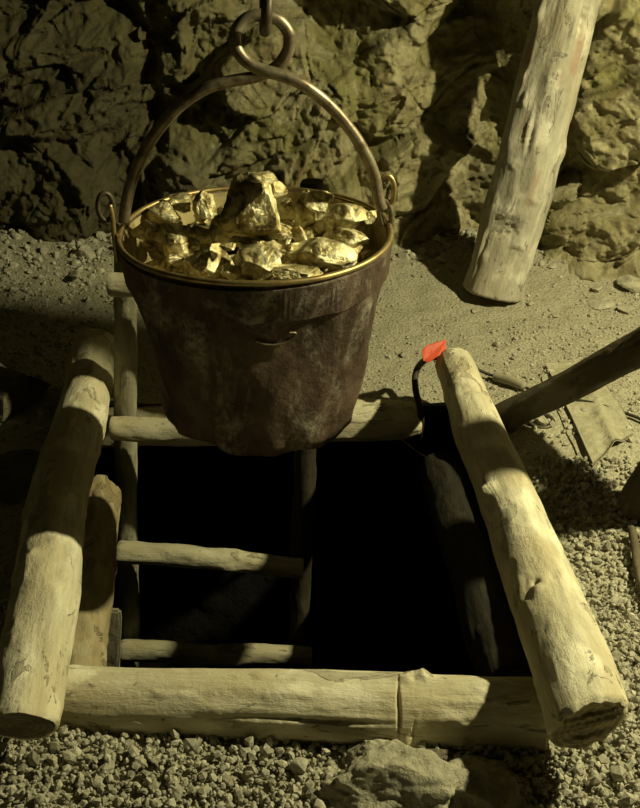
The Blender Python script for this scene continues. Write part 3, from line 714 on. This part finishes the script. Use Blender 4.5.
p = at_z(6, 400, .03); lab(rock('boulder', (p.x, p.y, .03), (.13, .13, .16), 213, DARKROCK, k=5, rot=(0, 0, .3), rough=.1), 'lit rock at the left edge behind the left log')
p = at_z(8, 488, .0); lab(rock('boulder', (p.x-.02, p.y, .0), (.13, .14, .085), 215, DARKROCK, k=5, rot=(0, 0, .8), rough=.1), 'dark shadowed rock at the left edge beside the left log')
for i, (px, py, a, b, c) in enumerate([(95, 238, .045, .03, .03), (118, 250, .02, .02, .015), (76, 279, .05, .02, .010)]):
    p = at_z(px, py, .03); lab(rock('stone', (p.x, min(p.y, 3.66), .045), (a, b, c), 230+i, DUSTROCK, k=4, rough=.08, rot=(.1, .1, i)), ['pale stone at the foot of the rock face left of the bucket', 'small stone at the rock foot by the bucket handle end', 'flat pale stone on the back left ground'][i], 'stone')
for i, (px, py, a, b, c, l) in enumerate([(604, 297, .045, .035, .012, 'pale flat stone at the rock foot right of the leaning log'), (628, 302, .03, .035, .014, 'flat stone at the right edge by the rock foot'), (632, 284, .05, .04, .03, 'blocky stone behind the flat ones at the right edge'),
        (530, 297, .02, .015, .007, 'small flat stone beside the foot of the leaning log'), (556, 307, .022, .014, .006, 'thin flat stone on the open ground right of the leaning log'), (598, 286, .02, .018, .012, 'small stone tucked against the rock right of the leaning log'),
        (476, 303, .02, .014, .006, 'small pale chip in front of the leaning log foot'), (404, 352, .016, .012, .011, 'pale upright chip left of the orange-red tag')]):
    p = at_z(px, py, .03 if py < 330 else .008); lab(rock('stone', (p.x, p.y, float(floor_h(np.array(p.x), np.array(p.y)))+c*.5), (a, b, c), 250+i, DUSTROCK, k=4, rough=.06, rot=(.1, -.05, i*1.3)), l, 'stone')
for i, (px, py, s) in enumerate([(300, 768, .016), (158, 762, .014), (176, 745, .011), (60, 720, .010), (125, 690+30, .010), (45, 775, .013)]):
    p = at_z(px, py, .01); lab(rock('stone', (p.x, p.y, .014), (s*1.3, s, s*.8), 270+i, GRAVEL, k=3, rough=.05), ['largest loose angular stone in the gravel left of the buried rock', 'loose flat stone in the gravel at the lower left', 'pale loose stone just above the lower left flat one', 'loose stone in the gravel by the sawn end of the left log', 'loose stone against the left part of the front log', 'loose stone in the gravel near the bottom left corner'][i], 'stone')

# gravel: countless crushed stones
def seg_d(P, a, b):
    a = np.array([a.x, a.y]); b = np.array([b.x, b.y]); ab = b-a; t = np.clip(((P-a)@ab)/(ab@ab), 0, 1); return np.linalg.norm(P-(a+t[:, None]*ab), axis=1)
GV, GF = [], []
def gravel(name, n, xr, yr, size, k, seed, label, zoff=0.0, dens=None, heap=0):
    rng = np.random.RandomState(seed); P = np.stack([rng.uniform(*xr, n), rng.uniform(*yr, n)], -1)
    keep = ~((P[:, 0] > SX0-.012) & (P[:, 0] < SX1+.012) & (P[:, 1] > SY0-.012) & (P[:, 1] < SY1+.012))
    if dens is not None: keep &= rng.rand(n) < dens(P[:, 0], P[:, 1])
    # skip what lies under the front log
    keep &= seg_d(P, f_l, f_r) > .045
    for (c_, r_) in ((ll0, .08), (s0, .06), (q0, .03), (q0.lerp(q1, .07), .03), (at_z(398, 797, 0), .09), (at_z(468, 796, 0), .07), (at_z(6, 400, .03), .12), (at_z(4, 488, 0), .11)):
        keep &= np.hypot(P[:, 0]-c_.x, P[:, 1]-c_.y) > r_
    keep &= P[:, 1] < wall_y(P[:, 0], np.full(n, .06))-.012
    P = P[keep]; n = len(P)
    var = [rock_verts(k, (1, 1, 1), seed*50+j, planes=9, lo=.5, hi=.8, rough=.0) for j in range(14)]
    Fq = var[0][1]; nvv = len(var[0][0]); Vs = np.stack([v[0] for v in var])
    w = rng.randint(0, 14, n); s = size*np.exp(rng.normal(0, .33, n)); s = np.minimum(s, size*2.2)
    V = Vs[w]*(s[:, None]*rng.uniform(.62, 1.15, (n, 3)))[:, None, :]
    q = rng.normal(size=(n, 4)); q /= np.linalg.norm(q, axis=1)[:, None]; a, b, c, d = q.T
    Rm = np.stack([1-2*(c*c+d*d), 2*(b*c-a*d), 2*(b*d+a*c), 2*(b*c+a*d), 1-2*(b*b+d*d), 2*(c*d-a*b), 2*(b*d-a*c), 2*(c*d+a*b), 1-2*(b*b+c*c)], -1).reshape(n, 3, 3)
    V = np.einsum('nij,nvj->nvi', Rm, V)
    z = floor_h(P[:, 0], P[:, 1])+s*rng.uniform(-.15, .55, n)+zoff+(heap*rng.uniform(0, 1, n) if heap else 0)
    V += np.stack([P[:, 0], P[:, 1], z], -1)[:, None, :]
    FF = (Fq[None]+(np.arange(n)*nvv)[:, None, None]).reshape(-1, 3)
    GV.append(V.reshape(-1, 3)); GF.append(FF)
gravel('gravel', 9000, (-.85, .9), (1.08, 1.66), .0078, 1, 1, 'coarse crushed gravel in front of the shaft', heap=.012)
gravel('gravel', 16000, (-.85, 1.1), (1.08, 1.9), .0042, 1, 7, '', heap=.012)
gravel('gravel', 6500, (.5, 1.1), (1.6, 2.45), .0068, 1, 2, 'crushed gravel on the ground right of the shaft', heap=.006, dens=lambda x, y: np.clip(1.25-(y-1.6)*.7, .2, 1))
gravel('gravel', 26000, (-1.5, 1.4), (2.6, 3.9), .0038, 1, 3, 'fine gravel on the ground behind the shaft', dens=lambda x, y: np.clip(.45+.5*fbm(x*3, y*3, None, 9, 3), .12, 1))
gravel('gravel', 2600, (.3, 1.3), (2.4, 3.7), .0075, 1, 4, 'scattered larger gravel behind the shaft at the right', dens=lambda x, y: np.clip(.9-(y-2.4)*1.3, .08, 1))
gravel('gravel', 3500, (-1.5, -.6), (1.6, 3.7), .008, 1, 5, 'rubble on the dark ground left of the shaft', dens=lambda x, y: np.clip(.7+.0*x, .05, 1))
gravel('gravel', 1500, (-1.6, 1.5), (3.5, 3.85), .011, 2, 6, 'rubble along the foot of the rock face', dens=lambda x, y: np.clip((y-3.45)*2.5, .03, .8))

off = 0
for i_ in range(len(GV)): GF[i_] = GF[i_]+off; off += len(GV[i_])
tag(mesh_np('gravel', np.vstack(GV), np.vstack(GF), GRAVEL), 'countless crushed stones strewn over the ground around the shaft', 'gravel', kind='stuff')
# ================================================================== LIGHT
LP = Vector((1.80, 2.0, 1.84))
ld = bpy.data.lights.new('lamp', 'SPOT'); ld.spot_size = R(155); ld.spot_blend = .5; ld.energy = 310; ld.color = (1.0, .93, .52); ld.shadow_soft_size = .035
lo = bpy.data.objects.new('lamp', ld); COL.objects.link(lo); lo.location = LP
lo.rotation_euler = (Vector((-.15, 2.55, .15))-LP).to_track_quat('-Z', 'Y').to_euler()
wd = bpy.data.worlds.new('world'); C.world = wd; wd.use_nodes = True
bg = wd.node_tree.nodes['Background']; bg.inputs[0].default_value = (.9, .85, .45, 1); bg.inputs[1].default_value = .005
